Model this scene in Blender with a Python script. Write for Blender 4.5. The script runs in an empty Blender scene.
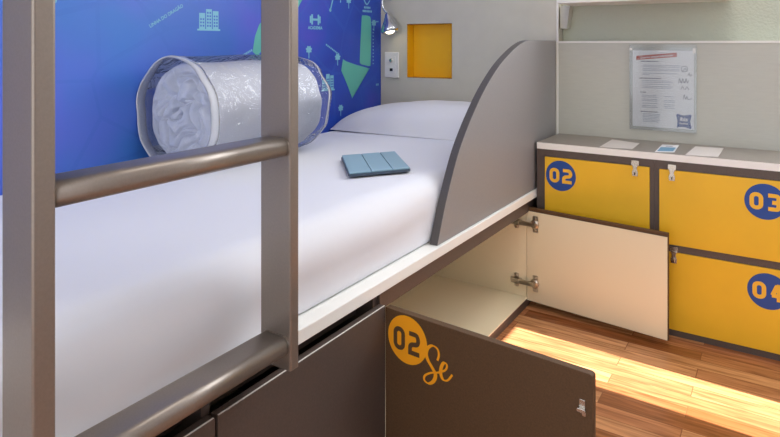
import bpy, bmesh, math, random
from mathutils import Vector, Matrix, noise
random.seed(5)
S = bpy.context.scene
COL = S.collection
PI = math.pi

# ------------------------------------------------------------------ helpers
def lin(c):
    c = c/255.0
    return c/12.92 if c <= 0.04045 else ((c+0.055)/1.055)**2.4
def rgb(r, g, b): return (lin(r), lin(g), lin(b), 1.0)

def mat(name, col, rough=0.5, metal=0.0, spec=0.5, noise_amt=0.0, noise_scale=60, bump=0.0, bump_scale=200,
        emit=None, emit_str=0, stretch=None):
    m = bpy.data.materials.new(name); m.use_nodes = True
    nt = m.node_tree; b = nt.nodes['Principled BSDF']
    b.inputs['Base Color'].default_value = col
    b.inputs['Roughness'].default_value = rough
    b.inputs['Metallic'].default_value = metal
    b.inputs['Specular IOR Level'].default_value = spec
    if emit:
        b.inputs['Emission Color'].default_value = emit; b.inputs['Emission Strength'].default_value = emit_str
    tc = None
    if noise_amt or bump:
        tc = nt.nodes.new('ShaderNodeTexCoord'); mp = nt.nodes.new('ShaderNodeMapping')
        nt.links.new(tc.outputs['Object'], mp.inputs['Vector'])
        if stretch: mp.inputs['Scale'].default_value = stretch
    if noise_amt:
        n = nt.nodes.new('ShaderNodeTexNoise'); n.inputs['Scale'].default_value = noise_scale
        n.inputs['Detail'].default_value = 4
        nt.links.new(mp.outputs['Vector'], n.inputs['Vector'])
        r = nt.nodes.new('ShaderNodeValToRGB')
        r.color_ramp.elements[0].position = .3; r.color_ramp.elements[1].position = .7
        lo = tuple(max(0, x*(1-noise_amt)) for x in col[:3])+(1,)
        hi = tuple(min(1, x*(1+noise_amt)) for x in col[:3])+(1,)
        r.color_ramp.elements[0].color = lo; r.color_ramp.elements[1].color = hi
        nt.links.new(n.outputs['Fac'], r.inputs['Fac']); nt.links.new(r.outputs['Color'], b.inputs['Base Color'])
    if bump:
        n2 = nt.nodes.new('ShaderNodeTexNoise'); n2.inputs['Scale'].default_value = bump_scale
        n2.inputs['Detail'].default_value = 3
        nt.links.new(mp.outputs['Vector'], n2.inputs['Vector'])
        bp = nt.nodes.new('ShaderNodeBump'); bp.inputs['Strength'].default_value = bump
        bp.inputs['Distance'].default_value = .004
        nt.links.new(n2.outputs['Fac'], bp.inputs['Height']); nt.links.new(bp.outputs['Normal'], b.inputs['Normal'])
    return m

def add_box(bm, x0, x1, y0, y1, z0, z1, mi=0):
    vs = [bm.verts.new((x, y, z)) for x in (x0, x1) for y in (y0, y1) for z in (z0, z1)]
    idx = [(0,1,3,2),(4,6,7,5),(0,4,5,1),(2,3,7,6),(0,2,6,4),(1,5,7,3)]
    fs = []
    for q in idx:
        f = bm.faces.new([vs[i] for i in q]); f.material_index = mi; fs.append(f)
    return vs, fs

def add_prism(bm, pts, f, d, mi=0):
    """pts: 2D outline; f maps (a, b, depth) to a 3D point"""
    n = len(pts)
    a = [bm.verts.new(f(p[0], p[1], 0)) for p in pts]
    b = [bm.verts.new(f(p[0], p[1], d)) for p in pts]
    fs = [bm.faces.new(a), bm.faces.new(b[::-1])]
    for i in range(n):
        fs.append(bm.faces.new((a[i], b[i], b[(i+1) % n], a[(i+1) % n])))
    for q in fs: q.material_index = mi

def add_face(bm, pts, mi=0):
    f = bm.faces.new([bm.verts.new(p) for p in pts]); f.material_index = mi
    return f

def frame_at(t):
    up = Vector((0,0,1)) if abs(t.z) < .9 else Vector((1,0,0))
    n = t.cross(up).normalized(); return n, n.cross(t).normalized()

def add_tube(bm, pts, rad, seg=12, cap=True, mi=0):
    pts = [Vector(p) for p in pts]; rings = []
    for i, p in enumerate(pts):
        t = (pts[min(i+1, len(pts)-1)]-pts[max(i-1, 0)]).normalized()
        n, b = frame_at(t); r = rad[i] if isinstance(rad, (list, tuple)) else rad
        rings.append([bm.verts.new(p+n*math.cos(2*PI*k/seg)*r+b*math.sin(2*PI*k/seg)*r) for k in range(seg)])
    for A, B in zip(rings, rings[1:]):
        for k in range(seg):
            f = bm.faces.new((A[k], A[(k+1) % seg], B[(k+1) % seg], B[k])); f.material_index = mi
    if cap:
        bm.faces.new(rings[0][::-1]).material_index = mi; bm.faces.new(rings[-1]).material_index = mi

def add_lathe(bm, prof, origin, axis, seg=28, mi=0):
    """prof: (radius, height along axis)"""
    o = Vector(origin); t = Vector(axis).normalized(); n, b = frame_at(t); rings = []
    for r, h in prof:
        r = max(r, 1e-4)
        rings.append([bm.verts.new(o+t*h+n*math.cos(2*PI*k/seg)*r+b*math.sin(2*PI*k/seg)*r) for k in range(seg)])
    for A, B in zip(rings, rings[1:]):
        for k in range(seg):
            f = bm.faces.new((A[k], A[(k+1) % seg], B[(k+1) % seg], B[k])); f.material_index = mi
    bm.faces.new(rings[0][::-1]).material_index = mi; bm.faces.new(rings[-1]).material_index = mi

def ribbon(bm, path, w, f, mi=0, closed=False):
    """a flat brush stroke along a 2D path; f maps (a, b) to 3D; w is a width or one width per point"""
    P = [Vector(p) for p in path]; n = len(P)
    W = w if isinstance(w, (list, tuple)) else [w]*n
    L, R = [], []
    for i in range(n):
        if closed: a, b = P[(i-1) % n], P[(i+1) % n]
        else: a, b = P[max(i-1, 0)], P[min(i+1, n-1)]
        d0 = (P[i]-a); d1 = (b-P[i])
        if d0.length < 1e-9: d0 = d1
        if d1.length < 1e-9: d1 = d0
        d0 = d0.normalized(); d1 = d1.normalized()
        n0 = Vector((-d0.y, d0.x)); n1 = Vector((-d1.y, d1.x)); m = (n0+n1)
        m = m.normalized() if m.length > 1e-6 else n0
        k = 1.0/max(.5, m.dot(n0))
        L.append(P[i]+m*W[i]/2*k); R.append(P[i]-m*W[i]/2*k)
    VL = [bm.verts.new(f(*p)) for p in L]; VR = [bm.verts.new(f(*p)) for p in R]
    rng = range(n) if closed else range(n-1)
    for i in rng:
        j = (i+1) % n
        bm.faces.new((VL[i], VR[i], VR[j], VL[j])).material_index = mi

def smooth_path(pts, sub=6):
    """Catmull-Rom through the points"""
    P = [Vector(p) for p in pts]; out = []
    for i in range(len(P)-1):
        p0, p1, p2, p3 = P[max(i-1,0)], P[i], P[i+1], P[min(i+2, len(P)-1)]
        for k in range(sub):
            t = k/sub
            out.append(0.5*((2*p1)+(p2-p0)*t+(2*p0-5*p1+4*p2-p3)*t*t+(3*p1-p0-3*p2+p3)*t*t*t))
    out.append(P[-1]); return out

def fix_normals(bm): bmesh.ops.recalc_face_normals(bm, faces=bm.faces)

def obj(name, bm, m, parent=None, smooth=False, bevel=0, recalc=True, bseg=2, local=None):
    if recalc: fix_normals(bm)
    if local is not None: bmesh.ops.transform(bm, matrix=local, verts=bm.verts)
    me = bpy.data.meshes.new(name); bm.to_mesh(me); bm.free()
    for x in (m if isinstance(m, (list, tuple)) else [m]): me.materials.append(x)
    o = bpy.data.objects.new(name, me); COL.objects.link(o)
    if smooth:
        for p in me.polygons: p.use_smooth = True
    if bevel:
        b = o.modifiers.new('bevel', 'BEVEL'); b.width = bevel; b.segments = bseg; b.limit_method = 'ANGLE'
        b.angle_limit = .6
    if parent:
        o.parent = parent
        o.matrix_parent_inverse = parent.matrix_basis.inverted()
    return o

def box(name, x0, x1, y0, y1, z0, z1, m, parent=None, bevel=0, **k):
    bm = bmesh.new(); add_box(bm, x0, x1, y0, y1, z0, z1)
    return obj(name, bm, m, parent, bevel=bevel, **k)

def thing(name, label, cat, loc=(0,0,0), rotz=0, group=None):
    o = bpy.data.objects.new(name, None); COL.objects.link(o); o.location = loc; o.rotation_euler = (0,0,rotz)
    o.empty_display_size = .05
    o['label'] = label; o['category'] = cat
    if group: o['group'] = group
    return o
def tag(o, label, cat, group=None):
    o['label'] = label; o['category'] = cat
    if group: o['group'] = group
    return o
def struct(o): o['kind'] = 'structure'; return o

def text_mesh(bm, txt, size, f, mi=0, align='CENTER', bold=0.0):
    """flat lettering as faces; f maps (a, b) to a 3D point"""
    cu = bpy.data.curves.new('t', 'FONT'); cu.body = txt; cu.size = size; cu.align_x = align; cu.offset = bold
    cu.resolution_u = 3
    o = bpy.data.objects.new('t', cu); COL.objects.link(o)
    dg = bpy.context.evaluated_depsgraph_get(); dg.update()
    me = bpy.data.meshes.new_from_object(o.evaluated_get(dg))
    vs = [bm.verts.new(f(v.co.x, v.co.y)) for v in me.vertices]
    for p in me.polygons:
        try: bm.faces.new([vs[i] for i in p.vertices]).material_index = mi
        except ValueError: pass
    bpy.data.objects.remove(o); bpy.data.curves.remove(cu); bpy.data.meshes.remove(me)

def rrect(cx, cy, w, h, r, n=6):
    out = []
    for sx, sy, a0 in ((1,1,0), (-1,1,90), (-1,-1,180), (1,-1,270)):
        for k in range(n+1):
            a = math.radians(a0+90*k/n)
            out.append((cx+sx*(w/2-r)+r*math.cos(a), cy+sy*(h/2-r)+r*math.sin(a)))
    return out

def digit(bm, ch, cx, cy, w, h, s, f, mi=0):
    """rounded square numerals drawn with a brush of width s; f maps (a, b, layer) to 3D"""
    hw, hh = w/2-s/2, h/2-s/2; r = min(hw, hh)*.95
    def st(pts, lay, sm=True):
        q = [(cx+a*hw, cy+b*hh) for a, b in pts]
        if sm: q = [tuple(p) for p in smooth_path(q, 4)]
        ribbon(bm, q, s, lambda a, b: f(a, b, lay), mi)
    k = s/hw*.5
    if ch == '0':
        ribbon(bm, rrect(cx, cy, 2*hw, 2*hh, r), s, lambda a, b: f(a, b, 0), mi, True)
    elif ch == '2':
        st([(-1-k*.5,1),(.2,1),(.72,.9),(1,.55),(.95,.22),(.55,0),(-.45,-.12),(-.9,-.32),(-1,-.62),(-1,-.95)], 0)
        st([(-1-k,-1),(1+k*.7,-1)], 1, False)
    elif ch == '3':
        st([(-1-k*.5,1),(.3,1),(.82,.88),(1,.52),(.85,.16),(.4,.0),(-.4,0)], 0)
        st([(-.2,0),(.4,-.0),(.88,-.14),(1,-.5),(.82,-.88),(.3,-1),(-1-k*.5,-1)], 1)
    elif ch == '4':
        st([(.1,1.1),(-.95,-.42)], 0, False); st([(-1.1,-.45),(1+k*1.2,-.45)], 1, False)
        st([(.42,1+k*.6),(.42,-1-k*.6)], 2, False)

def disc_pts(cx, cy, r, n=40): return [(cx+r*math.cos(2*PI*k/n), cy+r*math.sin(2*PI*k/n)) for k in range(n)]

# ------------------------------------------------------------------ materials
M = {}
M['head_wall'] = mat('grey_laminate_wall', rgb(200,195,178), .55, noise_amt=.03, noise_scale=12)
M['half_wall'] = mat('pale_grey_panel', rgb(190,189,178), .5, noise_amt=.03, noise_scale=20, stretch=(1,1,8))
M['plaster'] = mat('rough_plaster', rgb(190,194,176), .8, bump=.9, bump_scale=110)
M['white_trim'] = mat('white_trim', rgb(232,230,222), .45)
M['cream'] = mat('cream_laminate', rgb(240,229,198), .42)
M['white_edge'] = mat('white_edge_band', rgb(242,242,238), .42)
M['dark'] = mat('charcoal_brown_laminate', rgb(86,74,68), .45, noise_amt=.10, noise_scale=260)
M['door_dark'] = mat('dark_brown_laminate', rgb(92,68,46), .6, spec=.3, noise_amt=.14, noise_scale=320)
M['guard'] = mat('grey_brown_laminate', rgb(144,142,143), .36, noise_amt=.04, noise_scale=200)
M['guard_edge'] = mat('charcoal_edge_band', rgb(80,76,76), .45)
M['yellow'] = mat('yellow_laminate', rgb(237,186,36), .42, noise_amt=.03, noise_scale=8)
M['niche'] = mat('amber_laminate', rgb(238,180,10), .5)
M['blue_sign'] = mat('royal_blue_vinyl', rgb(28,72,150), .5)
M['yellow_sign'] = mat('yellow_vinyl', rgb(240,186,50), .5)
M['orange_sign'] = mat('orange_vinyl', rgb(255,172,24), .5)
M['metal'] = mat('champagne_painted_steel', rgb(148,138,129), .38, .7, noise_amt=.04, noise_scale=300)
M['steel'] = mat('bright_steel', rgb(205,200,192), .25, 1.0)
M['chrome'] = mat('chrome', rgb(215,218,222), .08, 1.0)
M['nickel'] = mat('nickel_hinge', rgb(200,190,176), .3, 1.0)
M['black'] = mat('black_gap', rgb(20,18,18), .6)
M['white_plastic'] = mat('white_plastic', rgb(232,230,224), .35)
M['sheet'] = mat('white_cotton_sheet', rgb(228,229,236), .85, bump=.12, bump_scale=14)
M['duvet'] = mat('white_duvet', rgb(225,227,234), .9, bump=.6, bump_scale=24)
M['case'] = mat('white_pillowcase', rgb(226,226,230), .85, bump=.15, bump_scale=18)
M['tablet'] = mat('slate_blue_cover', rgb(146,178,194), .55)
M['tablet_dark'] = mat('tablet_edge', rgb(58,72,88), .4)
M['crease'] = mat('cover_crease', rgb(84,116,136), .6)
M['counter'] = mat('grey_counter_laminate', rgb(150,142,132), .45, noise_amt=.10, noise_scale=40, stretch=(1,10,1))
M['paper'] = mat('white_paper', rgb(236,236,238), .6)
M['paper_warm'] = mat('blush_paper', rgb(222,214,208), .6)
M['ink'] = mat('grey_ink', rgb(166,172,188), .7)
M['ink_dark'] = mat('dark_ink', rgb(112,114,128), .7)
M['red'] = mat('brick_red_print', rgb(186,66,30), .6)
M['light_blue'] = mat('light_blue_print', rgb(120,165,195), .6)
M['logo_blue'] = mat('logo_blue_print', rgb(8,62,140), .6)
M['mint'] = mat('mint_print', rgb(92,178,166), .5)
M['aqua'] = mat('pale_aqua_print', rgb(126,190,212), .5)
M['ceiling'] = mat('white_ceiling', rgb(238,238,236), .9)
M['plain_wall'] = mat('off_white_wall', rgb(220,220,216), .8, bump=.2, bump_scale=90)

def mural_material():
    m = bpy.data.materials.new('blue_map_print'); m.use_nodes = True
    nt = m.node_tree; N = nt.nodes.new; L = nt.links.new; b = nt.nodes['Principled BSDF']
    tc = N('ShaderNodeTexCoord')
    n = N('ShaderNodeTexNoise'); n.inputs['Scale'].default_value = 3.2; n.inputs['Detail'].default_value = 2
    L(tc.outputs['Object'], n.inputs['Vector'])
    r = N('ShaderNodeValToRGB'); e = r.color_ramp.elements
    e[0].position = .34; e[0].color = rgb(34,66,172); e[1].position = .68; e[1].color = rgb(70,66,190)
    x = e.new(.5); x.color = rgb(36,76,182)
    L(n.outputs['Fac'], r.inputs['Fac'])
    r3 = N('ShaderNodeValToRGB'); e = r3.color_ramp.elements       # the print runs to a lighter blue towards the foot end
    e[0].position = .36; e[0].color = rgb(58,116,200); e[1].position = .66; e[1].color = rgb(80,104,206)
    L(n.outputs['Fac'], r3.inputs['Fac'])
    sp = N('ShaderNodeSeparateXYZ'); L(tc.outputs['Object'], sp.inputs[0])
    mr = N('ShaderNodeMapRange'); mr.inputs['From Min'].default_value = -.45; mr.inputs['From Max'].default_value = -1.35
    L(sp.outputs['Y'], mr.inputs['Value'])
    mg = N('ShaderNodeMixRGB'); L(mr.outputs[0], mg.inputs['Fac']); L(r.outputs['Color'], mg.inputs[1]); L(r3.outputs['Color'], mg.inputs[2])
    r = mg
    v = N('ShaderNodeTexVoronoi'); v.feature = 'DISTANCE_TO_EDGE'; v.inputs['Scale'].default_value = 4.5
    L(tc.outputs['Object'], v.inputs['Vector'])
    lt = N('ShaderNodeMath'); lt.operation = 'LESS_THAN'; lt.inputs[1].default_value = .022
    L(v.outputs['Distance'], lt.inputs[0])
    k = N('ShaderNodeMath'); k.operation = 'MULTIPLY'; k.inputs[1].default_value = .22; L(lt.outputs[0], k.inputs[0])
    mx = N('ShaderNodeMixRGB'); L(k.outputs[0], mx.inputs['Fac']); L(r.outputs[0], mx.inputs[1])
    mx.inputs[2].default_value = rgb(50,100,190)
    L(mx.outputs[0], b.inputs['Base Color']); b.inputs['Roughness'].default_value = .42
    return m
M['mural'] = mural_material()

def floor_material():
    m = bpy.data.materials.new('wood_strip_floor'); m.use_nodes = True
    nt = m.node_tree; N = nt.nodes.new; L = nt.links.new; b = nt.nodes['Principled BSDF']
    tc = N('ShaderNodeTexCoord')
    br = N('ShaderNodeTexBrick'); br.inputs['Scale'].default_value = 1
    br.inputs['Brick Width'].default_value = .58; br.inputs['Row Height'].default_value = .058
    br.inputs['Mortar Size'].default_value = .0012; br.inputs['Mortar Smooth'].default_value = .2
    br.inputs['Bias'].default_value = 0; br.offset = .37; br.squash = 1
    br.inputs['Color1'].default_value = (0,0,0,1); br.inputs['Color2'].default_value = (1,1,1,1)
    br.inputs['Mortar'].default_value = (.35,.35,.35,1)
    L(tc.outputs['Object'], br.inputs['Vector'])
    r = N('ShaderNodeValToRGB'); e = r.color_ramp.elements
    e[0].color = rgb(150,90,50); e[1].color = rgb(216,160,108)
    x = e.new(.35); x.color = rgb(180,118,76); x = e.new(.7); x.color = rgb(190,130,88)
    L(br.outputs['Color'], r.inputs['Fac'])
    mp = N('ShaderNodeMapping'); mp.inputs['Scale'].default_value = (3.5, 46, 1); L(tc.outputs['Object'], mp.inputs['Vector'])
    ad = N('ShaderNodeVectorMath'); ad.operation = 'ADD'; L(mp.outputs[0], ad.inputs[0])
    sc = N('ShaderNodeVectorMath'); sc.operation = 'SCALE'; sc.inputs['Scale'].default_value = 7; L(br.outputs['Color'], sc.inputs[0])
    L(sc.outputs[0], ad.inputs[1])
    n = N('ShaderNodeTexNoise'); n.inputs['Scale'].default_value = 1.6; n.inputs['Detail'].default_value = 6; n.inputs['Distortion'].default_value = .8
    L(ad.outputs[0], n.inputs['Vector'])
    r2 = N('ShaderNodeValToRGB'); r2.color_ramp.elements[0].position = .32; r2.color_ramp.elements[0].color = (.46,.38,.32,1)
    r2.color_ramp.elements[1].position = .66; r2.color_ramp.elements[1].color = (1.15,1.15,1.15,1)
    L(n.outputs['Fac'], r2.inputs['Fac'])
    mx = N('ShaderNodeMixRGB'); mx.blend_type = 'MULTIPLY'; mx.inputs['Fac'].default_value = .85
    L(r.outputs['Color'], mx.inputs[1]); L(r2.outputs['Color'], mx.inputs[2])
    mo = N('ShaderNodeMixRGB'); L(br.outputs['Fac'], mo.inputs['Fac']); L(mx.outputs[0], mo.inputs[1]); mo.inputs[2].default_value = rgb(128,80,50)
    L(mo.outputs[0], b.inputs['Base Color']); b.inputs['Roughness'].default_value = .27
    return m
M['floor'] = floor_material()

def clear_plastic(name, whit, gloss=.16, tint=(.96,.97,1,1), crinkle=True):
    m = bpy.data.materials.new(name); m.use_nodes = True
    nt = m.node_tree; nt.nodes.clear(); N = nt.nodes.new; L = nt.links.new
    out = N('ShaderNodeOutputMaterial'); tr = N('ShaderNodeBsdfTransparent'); tr.inputs['Color'].default_value = tint
    gl = N('ShaderNodeBsdfGlossy'); gl.inputs['Roughness'].default_value = .12
    df = N('ShaderNodeBsdfDiffuse'); df.inputs['Color'].default_value = (.8,.82,.88,1)
    m1 = N('ShaderNodeMixShader'); m1.inputs['Fac'].default_value = whit; L(tr.outputs[0], m1.inputs[1]); L(df.outputs[0], m1.inputs[2])
    fr = N('ShaderNodeFresnel'); fr.inputs['IOR'].default_value = 1.42
    ad = N('ShaderNodeMath'); ad.operation = 'ADD'; ad.inputs[1].default_value = gloss*.5; ad.use_clamp = True; L(fr.outputs[0], ad.inputs[0])
    m2 = N('ShaderNodeMixShader'); L(ad.outputs[0], m2.inputs['Fac']); L(m1.outputs[0], m2.inputs[1]); L(gl.outputs[0], m2.inputs[2])
    L(m2.outputs[0], out.inputs['Surface'])
    if crinkle:
        tc = N('ShaderNodeTexCoord'); n = N('ShaderNodeTexNoise'); n.inputs['Scale'].default_value = 17; n.inputs['Detail'].default_value = 3
        n.inputs['Distortion'].default_value = 1.5
        bp = N('ShaderNodeBump'); bp.inputs['Strength'].default_value = 1.0; bp.inputs['Distance'].default_value = .02
        L(tc.outputs['Object'], n.inputs['Vector']); L(n.outputs['Fac'], bp.inputs['Height'])
        L(bp.outputs['Normal'], gl.inputs['Normal'])
    return m
M['bag'] = clear_plastic('clear_bag_plastic', .05, .06)
M['bag_seam'] = clear_plastic('bag_seam_plastic', .62, .1)
M['sleeve'] = clear_plastic('clear_acrylic', .05, .02, (.97,.98,.98,1), False)

# ------------------------------------------------------------------ setting
WX = -.904                      # mural wall face
RX = 1.60                       # right wall face, holds the added sun slot
YB = -4.6
struct(box('floor', WX-.1, RX+.1, YB, .25, -.06, 0, M['floor']))
struct(box('ceiling', WX-.1, RX+.1, YB, .25, 2.45, 2.52, M['ceiling']))
struct(box('wall_left', WX-.1, WX-.005, YB, .25, 0, 2.45, M['plain_wall']))
# end wall of the bunk with a square opening for the niche
bm = bmesh.new()
nx0, nx1, nz0, nz1 = -.750, -.503, .836, 1.098
xs = [WX, nx0, nx1, 0]; zs = [0, nz0, nz1, 2.45]
for i in range(3):
    for j in range(3):
        if i == 1 and j == 1: continue
        add_box(bm, xs[i], xs[i+1], 0, .15, zs[j], zs[j+1])
bmesh.ops.remove_doubles(bm, verts=bm.verts, dist=1e-5)
struct(obj('wall_head', bm, M['head_wall']))
struct(box('wall_back', .002, RX, 0, .15, 0, 1.004, M['half_wall']))
struct(box('trim_1', .002, RX, -.003, .062, 1.004, 1.012, M['white_trim']))
struct(box('trim_2', -.006, .0018, -.004, 0, 0, 2.45, M['white_trim']))
bm = bmesh.new()
for a in ((.002, .14, 1.012, 2.45), (1.52, RX, 1.012, 2.45), (.14, 1.52, 1.012, 1.26), (.14, 1.52, 2.33, 2.45)): add_box(bm, a[0], a[1], .062, .15, a[2], a[3])
struct(obj('wall_recess', bm, M['plaster']))
bm = bmesh.new()
for a in ((.14, .18, 1.26, 2.33), (1.48, 1.52, 1.26, 2.33), (.18, 1.48, 1.26, 1.30), (.18, 1.48, 2.29, 2.33), (.81, .85, 1.30, 2.29)): add_box(bm, a[0], a[1], .085, .125, a[2], a[3])
struct(obj('window_2', bm, M['white_trim']))
struct(box('wall_right', RX, RX+.06, -.573, .25, 0, 2.45, M['plain_wall']))
SUN_E = math.radians(45)
wy0, wy1, wz0, wz1 = -.785, -.573, .30, RX+.05
bm = bmesh.new()
add_box(bm, RX, RX+.06, YB, wy0, 0, 2.45); add_box(bm, RX, RX+.06, wy0, wy1, 0, wz0); add_box(bm, RX, RX+.06, wy0, wy1, wz1, 2.45)
bpy.data.objects['wall_right'].data  # right wall: two stretches around an unseen slot added to shape the sun patch
o = bpy.data.objects['wall_right']; b2 = bmesh.new(); b2.from_mesh(o.data)
for v in b2.verts:
    if v.co.y < -.3: v.co.y = wy1
tmp = bpy.data.meshes.new('x'); bm.to_mesh(tmp); b2.from_mesh(tmp); bm.free(); bpy.data.meshes.remove(tmp)
fix_normals(b2); b2.to_mesh(o.data); b2.free()
bm = bmesh.new()
for a in ((wy0-.04, wy0, wz0-.04, wz1+.04), (wy1, wy1+.04, wz0-.04, wz1+.04), (wy0, wy1, wz0-.04, wz0), (wy0, wy1, wz1, wz1+.04)):
    add_box(bm, RX-.012, RX, a[0], a[1], a[2], a[3])
struct(obj('sun_slot_frame', bm, M['white_trim']))  # frame of the added slot that cuts the sun patch, out of view

# amber niche let into the end wall
t = thing('wall_niche', 'amber yellow square niche recessed in the grey end wall above the pillow', 'niche', ((nx0+nx1)/2, .03, nz0))
bm = bmesh.new(); d = .058; e = .004
add_face(bm, [(nx0+e,d,nz0+e),(nx1-e,d,nz0+e),(nx1-e,d,nz1-e),(nx0+e,d,nz1-e)])
P = lambda x, y, z: (x, y, z)
for q in ([(nx0,0,nz0),(nx0,d,nz0),(nx0,d,nz1),(nx0,0,nz1)], [(nx1,0,nz0),(nx1,d,nz0),(nx1,d,nz1),(nx1,0,nz1)],
          [(nx0,0,nz0),(nx1,0,nz0),(nx1,d,nz0),(nx0,d,nz0)], [(nx0,0,nz1),(nx1,0,nz1),(nx1,d,nz1),(nx0,d,nz1)]):
    cx, cz = (nx0+nx1)/2, (nz0+nz1)/2
    add_face(bm, [(x+(e*.5 if x < cx else -e*.5), y-.0005, z+(e*.5 if z < cz else -e*.5)) for x, y, z in q])
obj('lining', bm, M['niche'], t, recalc=False)
box('back_board', nx0+.001, nx1-.001, d+.001, d+.012, nz0+.001, nz1-.001, M['niche'], t)

# white shelf and its bracket high in the corner
t = thing('wall_shelf', 'white shelf fixed high on the rough plaster above the ledge', 'shelf', (.33, .06, 1.161))
box('shelf_board', .0465, .636, -.16, .061, 1.161, 1.185, M['white_trim'], t, bevel=.002)
bm = bmesh.new()
add_prism(bm, [(.006,1.066),(.034,1.066),(.046,1.1605),(.006,1.1605)], lambda a, b, d: (a, .010+d, b), .05)
obj('bracket', bm, M['half_wall'], t)

# ------------------------------------------------------------------ mural
bm = bmesh.new()
add_box(bm, WX-.004, WX, -2.75, -.001, 0, 2.3, 0)
MF = lambda y, z: (WX+.0006, y, z)
def mface(pts, mi): add_face(bm, [MF(*p) for p in pts], mi)
mface(smooth_path([(-.160,1.138),(-.115,1.138),(-.090,1.120),(-.088,1.02),(-.093,.905),(-.100,.892),(-.140,.897),(-.178,.905),(-.184,.925),(-.176,1.03),(-.168,1.128),(-.160,1.138)], 3)[:-1], 1)
mface(smooth_path([(-.316,.930),(-.305,.925),(-.29,.919),(-.208,.900),(-.110,.881),(-.109,.877),(-.18,.806),(-.243,.748),(-.248,.750),(-.29,.82),(-.330,.878)], 3), 1)
mface([(-.885,.97),(-.872,1.03),(-.85,1.075),(-.792,1.127),(-.70,1.20),(-.60,1.24),(-.59,1.20),(-.627,1.15),(-.72,1.07),(-.80,1.0),(-.86,.955)], 1)
mface([(-1.72,1.16),(-1.62,1.16),(-1.631,1.117),(-1.644,1.106),(-1.72,1.10)], 2)
def tree_icon(y, z, s):
    pts = [(y+s*(1+.18*math.sin(7*a))*math.cos(a)*.95, z+s*(1+.18*math.sin(7*a))*math.sin(a)*.8) for a in [2*PI*k/42 for k in range(42)]]
    mface(pts, 2); ribbon(bm, [(y, z-s*.6), (y, z-s*2.0)], s*.3, MF, 2)
for y, z, s in ((-.556,.976,.019), (-.356,.940,.019), (-.333,.706,.018), (-.064,1.104,.019), (-.272,1.204,.019), (-.70,.72,.018), (-1.5,1.35,.02)):
    tree_icon(y, z, s)
def building_icon(y0, y1, z0, z1, hs, win):
    w = (y1-y0)/3
    ribbon(bm, [(y0-.006, z0), (y1+.006, z0)], .006, MF, 2)
    for k, h in enumerate(hs):
        a, b = y0+w*k+.002, y0+w*(k+1)-.002; top = z0+(z1-z0)*h
        mface([(a,z0+.003),(b,z0+.003),(b,top),(a,top)], 2)
        n = max(3, int((top-z0)/.012))
        for i in range(win):
            for j in range(n-1):
                cy = a+(b-a)*(i+.7)/(win+.4); cz = z0+.014+j*.0115
                add_face(bm, [(WX+.0010, cy+p*.0034, cz+q*.0032) for p, q in ((-1,-1),(1,-1),(1,1),(-1,1))], 0)
building_icon(-1.140, -1.050, 1.050, 1.123, (.80, 1.0, .92), 2)
building_icon(-.470, -.384, .794, .866, (.66, 1.0, .9), 2)
building_icon(-1.9, -1.81, 1.25, 1.33, (.7, 1.0, .85), 2)
# dumbbell with its caption
for s in (-1, 1):
    mface([(-.514+s*a, 1.106+b) for a, b in ((.016,.022),(.026,.022),(.026,-.022),(.016,-.022))], 2)
    mface([(-.514+s*a, 1.106+b) for a, b in ((.027,.015),(.036,.015),(.036,-.015),(.027,-.015))], 2)
ribbon(bm, [(-.532,1.106),(-.496,1.106)], .009, MF, 2)
text_mesh(bm, 'ACADEMIA', .019, lambda a, b: MF(-.514+a, 1.064+b), 2, bold=.0006)
def slanted(txt, y, z, ang, size):
    c, s = math.cos(ang), math.sin(ang)
    text_mesh(bm, txt, size, lambda a, b: MF(y+a*c-b*s, z+a*s+b*c), 2, bold=.0004)
slanted('LINHA DO DRAGÃO', -1.268, 1.089, math.atan2(.061,.105), .016)
def dashes(y0, z0, y1, z1, n, h):
    for k in range(n):
        a, b = k/n, (k+.72)/n
        ribbon(bm, [(y0+(y1-y0)*a, z0+(z1-z0)*a), (y0+(y1-y0)*b, z0+(z1-z0)*b)], h, MF, 2)
dashes(-.440, .998, -.345, .952, 9, .007); dashes(-.935, .957, -.885, .978, 6, .008)
dashes(-.148, 1.178, -.092, 1.178, 5, .010); dashes(-.160, 1.160, -.080, 1.160, 7, .010)
dashes(-.050, 1.112, -.022, 1.112, 3, .006); dashes(-.045, .797, -.020, .797, 3, .010)
for k in range(11): dashes(-.071, .90+k*.017, -.069, .908+k*.017, 1, .008)
ribbon(bm, smooth_path([(-.150,1.215),(-.125,1.193),(-.098,1.215)], 5), .006, MF, 2)
ribbon(bm, [(-.410,1.150),(-.392,1.20),(-.385,1.24)], .008, MF, 2); ribbon(bm, [(-.335,1.190),(-.332,1.24)], .007, MF, 2)
mface(disc_pts(-.410, 1.152, .008, 12), 2)
mu = obj('map_mural', bm, [M['mural'], M['mint'], M['aqua']], recalc=False)
tag(mu, 'blue printed city map mural along the wall behind the bed', 'mural')
for p in mu.data.polygons:
    if p.material_index in (1, 2) or abs(p.center.x-(WX+.001)) < .0002:
        if p.normal.x < 0: p.flip()

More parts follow.
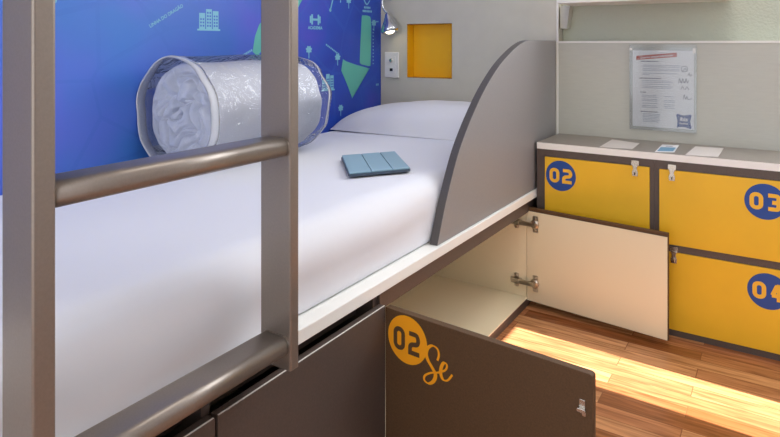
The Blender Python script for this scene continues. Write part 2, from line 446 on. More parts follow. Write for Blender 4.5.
# ------------------------------------------------------------------ bed base
BF = -2.36                                     # foot end
bed = thing('bunk_bed', 'built-in lower bunk with white platform edge and dark cupboard base beneath the mattress', 'bed', (-.45, -1.18, 0))
bm = bmesh.new(); add_box(bm, WX+.001, 0, BF, -.005, .4075, .436)
obj('platform', bm, M['white_edge'], bed, bevel=.002)
box('front_rail', -.034, -.014, -1.337, -.320, .360, .4072, M['dark'], bed)
box('plinth', -.036, -.018, BF, -.302, 0, .0295, M['dark'], bed)
bm = bmesh.new()
add_box(bm, WX+.02, -.018, BF, -.302, .030, .034)
obj('cupboard_floor', bm, M['cream'], bed)
for y in (-.302, -1.337, -1.846):
    box('side_panel', WX+.02, -.0215, y-.018, y, .0345, .4072, M['cream'] if y > -.5 else M['dark'], bed)
box('side_panel', WX+.02, -.014, BF, BF+.018, .0345, .4072, M['dark'], bed)
box('back_panel', WX+.004, WX+.018, BF, -.302, 0, .4072, M['cream'], bed)
box('toe_filler', -.09, -.0215, -.3015, -.02, 0, .4072, M['dark'], bed)

# closed dark doors
def closed_door(y0, y1):
    d = box('cupboard_door', -.0125, .0065, y0, y1, .036, .378, [M['dark'], M['white_edge']], bed, bevel=.0012)
    return d
closed_door(-1.852, -1.3425); closed_door(-2.357, -1.858)
box('inner_rail', -.09, -.07, -2.34, -1.356, .345, .4072, M['dark'], bed)
# the thin pale edge band along the tops of the closed doors
for y0, y1 in ((-1.852, -1.3425), (-2.357, -1.858)):
    box('edge_band', .0030, .0058, y0+.002, y1-.002, .3781, .3790, M['white_plastic'], bed)

def open_door(hx, hy, ang, width, z0, z1, mats, thick=.018):
    """leaf local frame: a runs from the hinge along the leaf, d is its thickness, seen face at d=0"""
    u = Vector((math.cos(ang), math.sin(ang), 0)); n = Vector((-math.sin(ang), math.cos(ang), 0))
    o = Vector((hx, hy, 0))
    def F(a, z, d=0): return o+u*a+n*d+Vector((0,0,z))
    return F
# left leaf: opened into the room, its printed outer face towards the camera
aL = math.atan2(-.036, .484)
FL = open_door(.013, -1.341, aL, .485, 0, 0, None)
bm = bmesh.new(); r = .007
out = [(-.0085,.036),(.486,.036)]+[(.486-r+r*math.cos(math.radians(a)), .3742-r+r*math.sin(math.radians(a))) for a in (0,22,45,67,90)]+[(-.0085,.3742)]
add_prism(bm, out, lambda a, b, d: FL(a, b, d), .018)
leaf = obj('cupboard_door', bm, M['door_dark'], bed, bevel=.0014)
leaf['label'] = 'dark brown door standing open with an orange numbered sign'
bm = bmesh.new(); add_prism(bm, [(.003,.0365),(.484,.0365),(.483,.3695),(.003,.3695)], lambda a, b, d: FL(a, b, .0182+d), .0012)
obj('inner_face', bm, M['cream'], leaf)
bm = bmesh.new()
G = lambda a, b, l=0: FL(a, b, -.0012-.0002*l)
bm2 = bmesh.new(); add_face(bm2, [FL(a, b, -.0008) for a, b in disc_pts(.056, .3145, .0555)])
sg = obj('sign_disc', bm2, M['orange_sign'], leaf, recalc=False); sg['label'] = 'orange round number sign'
bm2 = bmesh.new()
digit(bm2, '0', .0335, .3125, .033, .054, .0105, G); digit(bm2, '2', .0755, .3105, .033, .054, .0105, G)
obj('numeral', bm2, M['door_dark'], leaf, recalc=False)
S1 = [(.152,.293),(.156,.307),(.152,.319),(.139,.3225),(.127,.314),(.122,.300),(.127,.286),(.138,.273),(.147,.260),(.142,.244),(.129,.234),(.117,.238),(.119,.249),(.135,.260),(.154,.267),(.172,.277)]
E1 = [(.160,.270),(.174,.280),(.177,.291),(.170,.294),(.163,.283),(.161,.268),(.167,.256),(.179,.258),(.191,.274)]
def script(bm, pts, wmax, wmin, f):
    P = smooth_path([(a-.013, b) for a, b in pts], 6); n = len(P); W = []
    for i in range(n):
        d = P[min(i+1, n-1)]-P[max(i-1, 0)]; k = abs(d.normalized().y) if d.length else 0
        down = 1 if d.y < 0 else .35
        W.append(wmin+(wmax-wmin)*k*down)
    ribbon(bm, P, W, f)
bm2 = bmesh.new(); script(bm2, S1, .0095, .0035, G); script(bm2, E1, .0085, .0032, lambda a, b: G(a, b, 1))
obj('script_lettering', bm2, M['orange_sign'], leaf, recalc=False)
bm2 = bmesh.new()
add_prism(bm2, rrect(.466, .309, .012, .026, .002, 2), lambda a, b, d: FL(a, b, -d), .002)
add_prism(bm2, rrect(.466, .304, .017, .007, .002, 2), lambda a, b, d: FL(a, b, -.002-d), .007)
add_prism(bm2, rrect(.470, .297, .008, .010, .002, 2), lambda a, b, d: FL(a, b, -d), .003)
obj('latch_keeper', bm2, M['steel'], leaf, bevel=.0006)
bm.free()

# right leaf: swung round in front of the lockers, cream inner face towards the room
aR = math.atan2(-.055, .487)
FR = open_door(-.0205, -.3220, aR, .494, 0, 0, None)
bm = bmesh.new(); add_prism(bm, [(.0,.022),(.5055,.022),(.5055,.376),(.0,.376)], lambda a, b, d: FR(a, b, .004+d), .016)
leafr = obj('cupboard_door', bm, M['door_dark'], bed, bevel=.0012)
leafr['label'] = 'open door with a cream inner face in front of the yellow lockers'
bm = bmesh.new(); add_prism(bm, [(.0005,.0240),(.5042,.0240),(.5042,.3635),(.0005,.3635)], lambda a, b, d: FR(a, b, d+.002), .0022)
obj('inner_face', bm, M['cream'], leafr)
def hinge(z, parent):
    bm = bmesh.new()
    cx = .036                                   # wing plate and cup on the leaf
    add_prism(bm, rrect(cx, z, .022, .062, .004, 3), lambda a, b, d: FR(a, b, .002-d), .0022)
    add_lathe(bm, [(.017, 0), (.017, .006), (.012, .009), (.004, .0095)], FR(cx-.002, z, .001), (FR(0,0,-1)-FR(0,0,0)))
    for s in (-1, 1): add_lathe(bm, [(.0045, 0), (.0045, .002), (.003, .003)], FR(cx, z+s*.023, .000), (FR(0,0,-1)-FR(0,0,0)), 12)
    # arm reaching over to the side panel
    yw = -.3202
    add_prism(bm, [(.020, z-.007), (-.02, z-.008), (-.078, z-.009), (-.078, z+.009), (-.02, z+.008), (.020, z+.007)],
              lambda a, b, d: (a, yw-.010-d-max(0, a)*.25, b), .007)
    # cross shaped mounting plate
    add_prism(bm, rrect(-.062, z, .046, .018, .004, 3), lambda a, b, d: (a, yw-d, b), .004)
    add_prism(bm, rrect(-.060, z, .018, .052, .005, 3), lambda a, b, d: (a, yw-d, b), .004)
    add_prism(bm, rrect(-.058, z, .030, .012, .003, 3), lambda a, b, d: (a, yw-.002-d, b), .012)
    for s in (-1, 1): add_lathe(bm, [(.0055, 0), (.0055, .004), (.0035, .006)], (-.060, yw-.003, z+s*.018), (0,-1,0), 12)
    add_lathe(bm, [(.004, 0), (.004, .003), (.002, .004)], (-.05, yw-.016, z), (0,-1,0), 12)
    return obj('hinge', bm, M['nickel'], parent, bevel=.0006)
hinge(.318, leafr); hinge(.094, leafr)

# curved guard board at the head end
prof = [(-1.056,.4365),(-1.007,.542),(-.936,.660),(-.874,.733),(-.804,.798),(-.742,.848),(-.680,.889),(-.615,.926),(-.550,.955),(-.480,.981),(-.42,.999),(-.36,1.011),(-.31,1.0145)]
pp = [tuple(p) for p in smooth_path(prof, 4)]+[(-.004,1.0145),(-.004,.4365)]
bm = bmesh.new(); add_prism(bm, pp, lambda a, b, d: (-.035+d, a, b), .026, 0)
g = obj('guard_board', bm, [M['guard'], M['guard_edge']], bed, recalc=True)
for p in g.data.polygons:
    if abs(p.normal.x) < .5: p.material_index = 1
b = g.modifiers.new('bevel', 'BEVEL'); b.width = .0015; b.segments = 2; b.limit_method = 'ANGLE'; b.angle_limit = 1.0; b.material = -1

# ------------------------------------------------------------------ mattress
def slab(name, x0, x1, y0, y1, z0, z1, m, nx, ny, nz, fn, parent=None, sub=1):
    bm = bmesh.new(); V = {}
    def vert(i, j, k):
        key = (i, j, k)
        if key not in V: V[key] = bm.verts.new(fn(i/nx, j/ny, k/nz))
        return V[key]
    for i in range(nx):
        for j in range(ny):
            for k in (0, nz): bm.faces.new([vert(i,j,k), vert(i+1,j,k), vert(i+1,j+1,k), vert(i,j+1,k)])
    for i in range(nx):
        for k in range(nz):
            for j in (0, ny): bm.faces.new([vert(i,j,k), vert(i+1,j,k), vert(i+1,j,k+1), vert(i,j,k+1)])
    for j in range(ny):
        for k in range(nz):
            for i in (0, nx): bm.faces.new([vert(i,j,k), vert(i,j+1,k), vert(i,j+1,k+1), vert(i,j,k+1)])
    o = obj(name, bm, m, parent, smooth=True)
    if sub: s = o.modifiers.new('sub', 'SUBSURF'); s.levels = s.render_levels = sub
    return o
MZ0, MZ1 = .4372, .615
def matt(u, v, w):
    x0, x1, y0, y1 = WX+.006, -.0385, -2.30, -.008
    x = x0+(x1-x0)*u; y = y0+(y1-y0)*v; z = MZ0+(MZ1-MZ0)*w
    # rounded shoulders along the front and at the ends
    R = .065
    def rnd(dx, dz):
        if dx < R and dz < R:
            a, b = R-dx, R-dz; l = math.hypot(a, b)
            m = max(a, b)
            if l > 1e-6: k = m/l; return a*(1-k), b*(1-k)
        return 0, 0
    a, b = rnd(x1-x, MZ1-z); x -= a; z -= b
    a, b = rnd(y-y0, MZ1-z); y += a; z -= b
    n = noise.noise(Vector((x*3.5, y*3.5, z*4)))
    if w > .95: z += .004*n
    if u > .98 and .05 < w < .9:
        bulge = .010*math.sin(PI*w)
        if y < -1.08: x += bulge*min(1, (-1.08-y)/.15)
        x -= .0045*abs(noise.noise(Vector((y*5, z*9, 2))))
        if w < .5 and y < -1.06: x -= .004*(1+noise.noise(Vector((y*11, 3, 1))))
    return (x, y, z)
def wmap(w):                    # more rows near the shoulders
    return w
m_ = slab('mattress', 0,0,0,0,0,0, M['sheet'], 28, 60, 8, lambda u, v, w: matt(1-(1-u)**1.25 if u > 0 else 0, v, w))
tag(m_, 'white sheeted mattress lying on the bunk behind the ladder', 'mattress')

# pillow in a white case, leaning against the end wall
def pil(u, v, w):
    a = (2*u-1); b = (2*v-1)
    x0, x1 = WX+.004, -.0395
    y0 = -.425+.055*u-.02*(1-a*a); y1 = -.006
    x = x0+(x1-x0)*u; y = y0+(y1-y0)*v
    ed = max(0, 1-abs(a)**3.4)**.5; eb = max(0, 1-abs(b)**3.6)**.55
    h = .124*ed*eb*(.82+.18*u)
    tilt = .022*v*ed
    base = MZ1+.0045
    n = noise.noise(Vector((x*5, y*5, 5)))*.010*ed*eb+noise.noise(Vector((x*14, y*10, 2)))*.003*ed*eb
    z = base+(h+tilt)*w+n*w
    if 0 < v < .5: y += .010*(1-abs(a)**4)*noise.noise(Vector((x*9, y*4, 1)))
    return (x, y, z)
p_ = slab('pillow', 0,0,0,0,0,0, M['case'], 40, 24, 2, pil)
tag(p_, 'plump white pillow at the head of the bunk against the grey wall', 'pillow')

# ------------------------------------------------------------------ rolled duvet in a clear bag
cx, cz, RR = -.726, MZ1+.170, .1655
y0r, y1r = -1.348, -.865
bm = bmesh.new(); seg, rows = 96, 30; rings = []
for j in range(rows+1):
    v = j/rows; y = y0r+(y1r-y0r)*v
    e = min(v, 1-v); rr = RR*(1 if e > .06 else .93+.07*math.sin(PI/2*e/.06))
    ring = []
    for i in range(seg):
        a = 2*PI*i/seg
        n = noise.noise(Vector((math.cos(a)*2.2, y*6, math.sin(a)*2.2)))*.009+noise.noise(Vector((math.cos(a)*5, y*14, math.sin(a)*5)))*.003
        r_ = rr+n-.006
        z = cz+r_*math.sin(a)*1.0
        ring.append(bm.verts.new((cx+r_*math.cos(a), y, max(z, MZ1+.0065))))
    rings.append(ring)
for A, B in zip(rings, rings[1:]):
    for k in range(seg): bm.faces.new((A[k], A[(k+1) % seg], B[(k+1) % seg], B[k]))
# ends: spiral folds sunk into the roll
for ring, y, s in ((rings[0], y0r, -1), (rings[-1], y1r, 1)):
    prev = ring
    K = 44
    for q in range(1, K+1):
        f = 1-q/(K+.4); cur = []
        for i in range(seg):
            a = 2*PI*i/seg
            px, pz = math.cos(a)*f, math.sin(a)*f
            wx = px+.25*noise.noise(Vector((px*2, pz*2, 3+s))); wz = pz+.25*noise.noise(Vector((px*2, pz*2, 8+s)))
            d0 = noise.voronoi(Vector((wx*1.9+s*4, wz*1.5, .3)))[0]
            crease = math.exp(-((d0[1]-d0[0])/.07))                  # sharp valleys between puffy folds
            rr_ = math.hypot(wx*1.0, wz*1.0); ph = rr_*3.1+math.atan2(wz, wx)/(2*PI)
            spiral = (1-abs(math.sin(PI*ph)))**5
            puff = noise.noise(Vector((wx*2.6, wz*2.6, 3*s)))
            dpt = (.040*crease+.026*spiral+.016*puff)*min(1, (1-f)*7)-.020*min(1, (1-f)*5)*(1 if f > .15 else .8)
            vx = ring[i].co.x-cx; vz = ring[i].co.z-cz
            cur.append(bm.verts.new((cx+vx*f, y-s*dpt, cz+vz*f)))
        for k in range(seg): bm.faces.new((prev[k], prev[(k+1) % seg], cur[(k+1) % seg], cur[k]))
        prev = cur
    bm.faces.new(prev)
d_ = obj('rolled_duvet', bm, M['duvet'], smooth=True)
s = d_.modifiers.new('sub', 'SUBSURF'); s.levels = s.render_levels = 1
tag(d_, 'thick white duvet rolled up on the bed inside a clear bag', 'duvet')

bag = thing('storage_bag', 'clear plastic bag wrapped around the white rolled duvet on the bed', 'bag', (cx, -1.12, MZ1))
def bag_ring(y, r, a, wob):
    n = noise.noise(Vector((math.cos(a)*2.0, y*5, math.sin(a)*2.0+7)))*wob
    x = cx+(r+n)*math.cos(a); z = cz+(r+n)*math.sin(a)
    return (max(x, WX+.003), y+noise.noise(Vector((math.cos(a)*3, 4, math.sin(a)*3+y)))*wob*.8, max(z, MZ1+.0045))
def shell(stations, seg=72, capend=None):
    bm = bmesh.new(); rings = []
    for y, r, wob in stations:
        rings.append([bm.verts.new(bag_ring(y, r, 2*PI*i/seg, wob)) for i in range(seg)])
    for A, B in zip(rings, rings[1:]):
        for k in range(seg): bm.faces.new((A[k], A[(k+1) % seg], B[(k+1) % seg], B[k]))
    return bm, rings
cz = MZ1+.174
st = [(-1.380,.173,.006),(-1.36,.174,.006),(-1.33,.174,.006),(-1.30,.1735,.005),(-1.2,.1735,.005),(-1.1,.1735,.005),(-1.0,.1735,.005),(-.90,.1735,.006),(-.870,.171,.008),(-.848,.166,.010),(-.825,.156,.012),(-.812,.138,.014)]
bm, rings = shell(st)
obj('bag_body', bm, M['bag'], bag, smooth=True)
bm, rings = shell([(-1.386,.174,.006),(-1.376,.1765,.006),(-1.356,.1745,.006)])
o = obj('seam', bm, M['bag_seam'], bag, smooth=True); o.modifiers.new('sol', 'SOLIDIFY').thickness = .004
o['label'] = 'whitish welded seam at the near end'
bm, rings = shell([(-.856,.170,.011),(-.850,.169,.012),(-.844,.166,.013)])
o = obj('seam', bm, M['bag_seam'], bag, smooth=True); o.modifiers.new('sol', 'SOLIDIFY').thickness = .002
bm = bmesh.new()
prev = [bm.verts.new(bag_ring(-1.384, .171, 2*PI*i/72, .006)) for i in range(72)]
for q in range(1, 7):
    f = 1-q/6.5
    cur = [bm.verts.new((cx+(p.co.x-cx)*f/(1-(q-1)/6.5 if q > 1 else 1), -1.377+.003*noise.noise(Vector((i*.2, q, 0))), cz+(p.co.z-cz)*f/(1-(q-1)/6.5 if q > 1 else 1))) for i, p in enumerate(prev)]
    for k in range(72): bm.faces.new((prev[k], prev[(k+1) % 72], cur[(k+1) % 72], cur[k]))
    prev = cur
bm.faces.new(prev)
obj('end_panel', bm, M['bag'], bag, smooth=True)

# ------------------------------------------------------------------ tablet
A = Vector((-.431,-.950)); B = Vector((-.315,-.788)); Cc = Vector((-.132,-.998)); D = Vector((-.235,-1.162))
ctr = (A+B+Cc+D)/4
tb = thing('tablet', 'tablet in a slate blue folding cover lying on the white sheet', 'tablet', (ctr.x, ctr.y, .6))
u = (B-A+Cc-D)/2; v = (D-A+Cc-B)/2; W, H = u.length, v.length; un = u.normalized(); vn = v.normalized()
ZT = MZ1+.0055
def TF(a, b, z): q = ctr+un*a+vn*b; return (q.x, q.y, z)
bm = bmesh.new(); add_prism(bm, rrect(0,0,W,H,.012,4), lambda a, b, d: TF(a, b, ZT+d), .007)
obj('body', bm, M['tablet_dark'], tb, bevel=.001)
bm = bmesh.new()
gaps = [-W/2+.002, -W/2+W*.36, -W/2+W*.70, W/2-.002]
for a0, a1 in zip(gaps, gaps[1:]):
    add_prism(bm, [(a0+.0012,-H/2+.003),(a1-.0012,-H/2+.003),(a1-.0012,H/2-.003),(a0+.0012,H/2-.003)], lambda a, b, d: TF(a, b, ZT+.0085+d), .0035)
obj('cover', bm, M['tablet'], tb, bevel=.0008)
bm = bmesh.new(); add_prism(bm, rrect(0,0,W-.004,H-.004,.011,4), lambda a, b, d: TF(a, b, ZT+.0071+d), .0015)
obj('cover_fold', bm, M['crease'], tb)

# ------------------------------------------------------------------ ladder
lad = thing('bunk_ladder', 'grey bronze metal ladder hooked on the front edge of the bunk', 'ladder', (.04, -1.96, .40))
for y0, y1 in ((-2.186, -2.159), (-1.753, -1.7305)):
    bm = bmesh.new(); add_prism(bm, rrect(.0415, (y0+y1)/2, .073, y1-y0, .0035, 3), lambda a, b, d: (a, b, .428+d), 1.5)
    obj('side_rail', bm, M['metal'], lad)
for z in (.470, .819, 1.168, 1.517):
    bm = bmesh.new()
    add_prism(bm, rrect(.043, z, .064, .033, .0140, 6), lambda a, b, d: (a, -2.1595+d, b), .4070)
    rg = obj('rung', bm, M['metal'], lad)
    for p in rg.data.polygons:
        if abs(p.normal.y) < .5: p.use_smooth = True
    bm = bmesh.new(); add_prism(bm, rrect(.043, z, .0665, .036, .0155, 6), lambda a, b, d: (a, -1.7562+d, b), .003)
    obj('weld', bm, M['metal'], lad)

# ------------------------------------------------------------------ lockers
LY = -.274
def locker(x0, x1, z0, z1, num, disc, latch_x, label, left_e, right_e, top_e, bot_e):
    t = thing('locker', label, 'locker', ((x0+x1)/2, LY+.13, z0), group='yellow numbered lockers')
    bm = bmesh.new(); yb = -.004
    add_box(bm, x0, x0+left_e, LY, yb, z0, z1); add_box(bm, x1-right_e, x1, LY, yb, z0, z1)
    add_box(bm, x0+left_e, x1-right_e, LY, yb, z1-top_e, z1); add_box(bm, x0+left_e, x1-right_e, LY, yb, z0, z0+bot_e)
    add_box(bm, x0+left_e, x1-right_e, yb-.01, yb, z0+bot_e, z1-top_e)
    obj('casing', bm, M['dark'], t)
    dr = box('door', x0+left_e+.001, x1-right_e-.001, LY-.004, LY+.014, z0+bot_e+.001, z1-top_e-.001, M['yellow'], t, bevel=.001)
    yf = LY-.0042
    bm = bmesh.new(); add_face(bm, [(a, yf-.0006, b) for a, b in disc_pts(disc[0], disc[1], .057)])
    n = obj('number_disc', bm, M['blue_sign'], dr, recalc=False); n['label'] = 'blue disc with the number '+num
    bm = bmesh.new(); F = lambda a, b, l=0: (a, yf-.0010-.0002*l, b)
    digit(bm, num[0], disc[0]-.0235, disc[1], .038, .055, .0125, F); digit(bm, num[1], disc[0]+.0245, disc[1], .038, .055, .0125, F)
    obj('numeral', bm, M['yellow_sign'], dr, recalc=False)
    # hasp latch bridging the casing and the door
    bm = bmesh.new(); zl = z1-top_e
    yq = LY-.0005; yd = LY-.0045
    add_prism(bm, rrect(latch_x, zl+.010, .026, .018, .002, 2), lambda a, b, d: (a, yq-d, b), .006)
    add_prism(bm, [(latch_x-.010, zl+.004), (latch_x+.010, zl+.004), (latch_x+.006, zl-.010), (latch_x+.010, zl-.022), (latch_x+.009, zl-.036), (latch_x-.009, zl-.036), (latch_x-.010, zl-.022), (latch_x-.006, zl-.010)],
              lambda a, b, d: (a, yd-.0015-d, b), .003)
    add_prism(bm, rrect(latch_x, zl-.026, .006, .016, .002, 3), lambda a, b, d: (a, yd-.004-d, b), .007)
    lt = obj('latch', bm, M['steel'], dr, bevel=.0006)
    bm = bmesh.new(); add_prism(bm, rrect(latch_x+.0002, zl-.026, .003, .010, .001, 2), lambda a, b, d: (a, yd-.0112-d, b), .0006)
    obj('latch_slot', bm, M['black'], lt)
    return t
locker(.0035, .4245, 0, .597, '02', (.097,.503), .362, 'yellow locker numbered 02 in the corner beside the bed', .031, .0145, .0270, .021)
locker(.4250, .8300, .302, .597, '03', (.752,.498), .481, 'yellow locker numbered 03 in the upper row at right', .0145, .0145, .0290, .009)
locker(.4250, .8300, 0, .3015, '04', (.760,.214), .487, 'yellow locker numbered 04 on the floor below locker 03', .0145, .0145, .014, .021)
ct = box('countertop', .0035, .8300, LY-.001, -.001, .5975, .6215, [M['counter'], M['white_edge']], None)
for p in ct.data.polygons:
    if abs(p.normal.z) < .5: p.material_index = 1
tag(ct, 'grey countertop with a white front edge over the yellow lockers', 'countertop')

# leaflets lying on the counter
def leaflet(name, pts, m, label, extra=None):
    t = thing(name, label, 'leaflet', (sum(p[0] for p in pts)/4, sum(p[1] for p in pts)/4, .620), group='leaflets on the locker counter')
    bm = bmesh.new(); add_prism(bm, pts, lambda a, b, d: (a, b, .6219+d), .0014); obj('sheet', bm, m, t)
    if extra:
        bm = bmesh.new()
        def bil(a, b):
            P = [Vector(p) for p in pts]; q = (P[0]*(1-a)+P[3]*a)*(1-b)+(P[1]*(1-a)+P[2]*a)*b; return (q.x, q.y, .6235)
        for a0, a1, b0, b1, mi in extra: add_face(bm, [bil(a0,b0), bil(a1,b0), bil(a1,b1), bil(a0,b1)], mi)
        obj('print', bm, [M['light_blue'], M['ink'], M['red'], M['paper_warm']], t, recalc=False)
    return t
lines = [(.12,.88,.14+k*.11,.17+k*.11,1) for k in range(7)]
leaflet('leaflet', [(.236,-.262),(.234,-.060),(.343,-.100),(.346,-.246)], M['paper_warm'], 'cream leaflet lying leftmost on the grey counter', [(.2,.8,.2,.5,3)])
leaflet('leaflet', [(.424,-.264),(.420,-.082),(.476,-.066),(.482,-.232)], M['paper'], 'small leaflet with a blue print in the middle of the counter', [(.08,.92,.08,.62,0),(.3,.7,.72,.82,1)])
leaflet('leaflet', [(.521,-.268),(.530,-.060),(.620,-.050),(.618,-.252)], M['paper_warm'], 'blank pale leaflet lying rightmost on the grey counter')

# ------------------------------------------------------------------ notice in an acrylic sleeve
hx0, hx1, hz0, hz1 = .289, .528, .664, .986
t = thing('document_sleeve', 'clear acrylic sleeve fixed to the half wall above the counter', 'document holder', ((hx0+hx1)/2, -.004, hz0))
box('back_plate', hx0, hx1, -.0035, -.0005, hz0, hz1+.012, M['sleeve'], t, bevel=.0008)
cxh = (hx0+hx1)/2
fp = [(hx0,hz0),(hx1,hz0),(hx1,hz1)]+[(cxh+.030*math.cos(math.radians(a)), hz1+.0-.017*math.sin(math.radians(a))) for a in range(0,181,20)]+[(hx0,hz1)]
bm = bmesh.new(); add_prism(bm, fp, lambda a, b, d: (a, -.0085-d, b), .002)
obj('front_plate', bm, M['sleeve'], t)
for x, z in ((hx0+.006, hz1-.006), (hx1-.008, hz1-.012)):
    bm = bmesh.new(); add_prism(bm, rrect(x, z, .010, .020 if x > cxh else .010, .002, 2), lambda a, b, d: (a, -.0106-d, b), .002)
    obj('corner_tape', bm, M['white_plastic'], t)
nt_ = thing('paper_notice', 'printed notice with a red heading inside the acrylic sleeve', 'notice', (cxh, -.006, .675))
box('sheet', .300, .519, -.0062, -.0055, .676, .975, M['paper'], nt_)
F = lambda a, b: (a, -.0066, b)
bm = bmesh.new(); add_face(bm, [F(.314,.937),(F(.460,.951)),F(.460,.967),F(.314,.953)]); obj('heading_band', bm, M['red'], nt_, recalc=False)
bm = bmesh.new(); sl = math.atan2(.014,.146); c_, s_ = math.cos(sl), math.sin(sl)
text_mesh(bm, 'Queres exageradamente', .0120, lambda a, b: (.387+a*c_-b*s_, -.0070, .9480+a*s_+b*c_), 0, bold=.0002)
obj('heading_text', bm, M['paper'], nt_, recalc=False)
bm = bmesh.new(); rnd = random.Random(2)
def textline(x0, x1, z, h=.0024, mi=0):
    x = x0
    while x < x1-.004:
        w = rnd.uniform(.006, .018); e = min(x+w, x1)
        add_face(bm, [F(x,z-h/2),F(e,z-h/2),F(e,z+h/2),F(x,z+h/2)], mi); x = e+.0018
for x1, z, x0 in ((.395,.932,.330), (.405,.866,.326), (.350,.811,.328), (.392,.735,.330)): textline(x0, x1, z, .0034)
obj('section_titles', bm, M['ink_dark'], nt_, recalc=False)
bm = bmesh.new()
for z in (.917, .911, .903, .897): textline(.338, .470, z)
textline(.338, .465, .886); textline(.338, .360, .880)
for z in (.857,.851,.843,.835,.829): textline(.336, .452+.01*math.sin(z*900), z)
for z in (.799,.793,.784,.778,.768,.759,.753): textline(.336, .392, z)
for z in (.797,.782,.776,.766,.759,.753): textline(.415, .452, z)
for z in (.727,.721,.715,.709,.703,.697): textline(.338, .400, z)
obj('body_text', bm, M['ink'], nt_, recalc=False)
bm = bmesh.new()
ribbon(bm, disc_pts(.486, .905, .011, 18), .0022, F, 0, True); ribbon(bm, [(.478,.892),(.488,.908),(.494,.900)], .0022, F)
ribbon(bm, smooth_path([(.498,.880),(.503,.890),(.506,.878),(.512,.886)], 4), .0018, F)
for k in range(3): ribbon(bm, smooth_path([(.466+k*.011,.850),(.470+k*.011,.868),(.474+k*.011,.852),(.478+k*.011,.862)], 4), .0022, F)
for k in range(2): ribbon(bm, smooth_path([(.474+k*.015,.826),(.480+k*.015,.838),(.486+k*.015,.826)], 4), .0020, F)
ribbon(bm, smooth_path([(.482,.790),(.486,.806),(.490,.790),(.495,.802),(.499,.790),(.512,.794)], 4), .0022, F)
obj('doodles', bm, M['ink_dark'], nt_, recalc=False)
bm = bmesh.new()
lx, lz, ls = .484, .706, .0245
P4 = [(-1,-1.05),(0,-.86),(1.05,-1.1),(.9,0),(1.05,1.08),(0,.9),(-1.02,1.08),(-.9,0)]
add_face(bm, [F(lx+a*ls, lz+b*ls) for a, b in [tuple(p) for p in smooth_path(P4+[P4[0]], 3)[:-1]]])
lg = obj('pillow_logo', bm, M['logo_blue'], nt_, recalc=False)
bm = bmesh.new()
F2 = lambda a, b: (a, -.0071, b)
text_mesh(bm, 'ibis', .021, lambda a, b: F2(lx+a, lz+.001+b), 0, bold=.0006); text_mesh(bm, 'budget', .0105, lambda a, b: F2(lx+a, lz-.011+b), 0, bold=.0002)
obj('logo_text', bm, M['paper'], lg, recalc=False)

# ------------------------------------------------------------------ outlet and reading lamp on the end wall
t = thing('wall_outlet', 'white wall plate with a switch and socket beside the amber niche', 'outlet', (-.835, -.004, .832))
box('plate', -.877, -.794, -.009, -.0005, .832, .960, M['white_plastic'], t, bevel=.003)
for z in (.918, .872):
    bm = bmesh.new(); add_prism(bm, rrect(-.8355, z, .046, .040, .003, 3), lambda a, b, d: (a, -.0092-d, b), .0015)
    obj('module', bm, M['white_plastic'], t)
bm = bmesh.new(); add_lathe(bm, [(.0105, 0), (.0105, .003), (.007, .0075), (.002, .008)], (-.8355,-.0107,.918), (0,-1,0), 20)
obj('dial', bm, M['steel'], t, smooth=False)
bm = bmesh.new(); add_prism(bm, rrect(-.8355,.872,.017,.014,.002,2), lambda a, b, d: (a, -.0109-d, b), .0008)
obj('socket_opening', bm, M['black'], t)

t = thing('reading_lamp', 'chrome bell shaped reading lamp on the end wall above the white outlet', 'lamp', (-.86, -.004, 1.16))
bm = bmesh.new(); add_lathe(bm, [(.026, 0), (.026, .006), (.020, .010), (.006, .011)], (-.842,-.0005,1.245), (0,-1,0)); obj('base', bm, M['chrome'], t, smooth=False)
top = Vector((-.826,-.062,1.150)); hd = Vector((.26, -.10, -1)).normalized()
bm = bmesh.new(); add_tube(bm, smooth_path([(-.842,-.010,1.245),(-.848,-.045,1.238),(-.856,-.062,1.210),(-.846,-.064,1.175),top], 6), .005, 10)
obj('arm', bm, M['chrome'], t, smooth=True)
bm = bmesh.new()
add_lathe(bm, [(.005,-.004),(.011,.004),(.015,.016),(.021,.032),(.030,.050),(.038,.066),(.043,.080),(.044,.088),(.041,.096),(.037,.099),(.034,.090)], top, hd, 30)
sh = obj('shade', bm, M['chrome'], t, smooth=True)
bm = bmesh.new(); add_lathe(bm, [(.004,.066),(.016,.070),(.024,.082),(.022,.094),(.012,.102),(.002,.104)], top, hd, 20)
obj('bulb', bm, mat('warm_bulb', rgb(255,236,200), .3, emit=(1,.82,.55,1), emit_str=6), t, smooth=True)

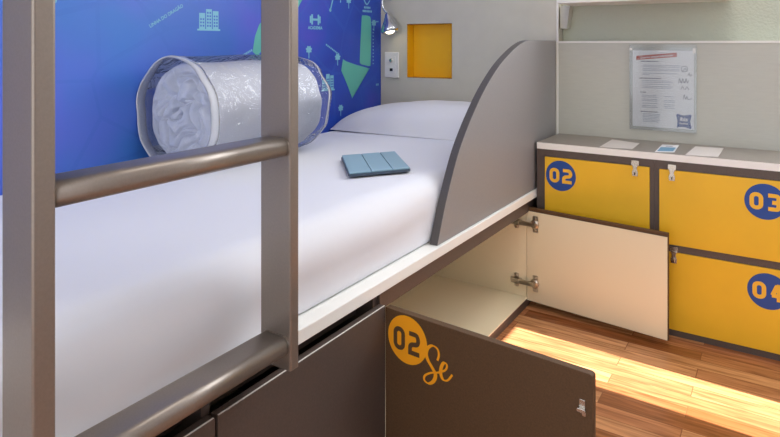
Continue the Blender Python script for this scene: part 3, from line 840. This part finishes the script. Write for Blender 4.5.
# ------------------------------------------------------------------ overhead fill light (added, unseen, for soft ambient light)
t = thing('overhead_fill', 'white overhead fill light added above the open floor beside the bunk', 'fill light', (.6, -1.7, 2.45))
box('housing', .35, .85, -2.6, -.8, 2.41, 2.449, M['white_plastic'], t, bevel=.004)
L = bpy.data.lights.new('overhead_fill_glow', 'AREA'); L.shape = 'RECTANGLE'; L.size = .46; L.size_y = 1.7; L.energy = 10; L.color = (1.0,.97,.92)
lo = bpy.data.objects.new('overhead_fill_glow', L); COL.objects.link(lo); lo.location = (.6, -1.7, 2.405); lo.parent = t
lo.matrix_parent_inverse = Matrix.Translation(t.location).inverted()

# ------------------------------------------------------------------ daylight
w = bpy.data.worlds.new('daylight'); S.world = w; w.use_nodes = True
bg = w.node_tree.nodes['Background']; bg.inputs['Color'].default_value = (.93,.95,1.0,1); bg.inputs['Strength'].default_value = 2.5
WL = bpy.data.lights.new('window_daylight', 'AREA'); WL.shape = 'RECTANGLE'; WL.size = 1.3; WL.size_y = .98; WL.energy = 22; WL.color = (.93,.96,1)
wo = bpy.data.objects.new('window_daylight', WL); COL.objects.link(wo); wo.location = (.83, .14, 1.8); wo.rotation_euler = (math.radians(-62), 0, 0)
SL = bpy.data.lights.new('sun', 'SUN'); SL.energy = 22; SL.angle = math.radians(.4); SL.color = (1.0,.95,.92)
so = bpy.data.objects.new('sun', SL); COL.objects.link(so); so.location = (3, -.6, 3)
so.rotation_euler = (0, SUN_E, math.radians(-2.4))

# ------------------------------------------------------------------ camera
cam = bpy.data.cameras.new('camera'); co = bpy.data.objects.new('camera', cam); COL.objects.link(co)
co.location = (.798, -2.546, 1.0); co.rotation_euler = (PI/2, 0, math.radians(32.91))
cam.sensor_width = 36; cam.lens = 606/780*36; cam.shift_y = -(218.5-44)/780; cam.clip_start = .02
S.camera = co
S.view_settings.view_transform = 'Standard'; S.view_settings.look = 'None'
S.view_settings.exposure = 0.0; S.view_settings.gamma = 1.0
S.view_settings.use_curve_mapping = False
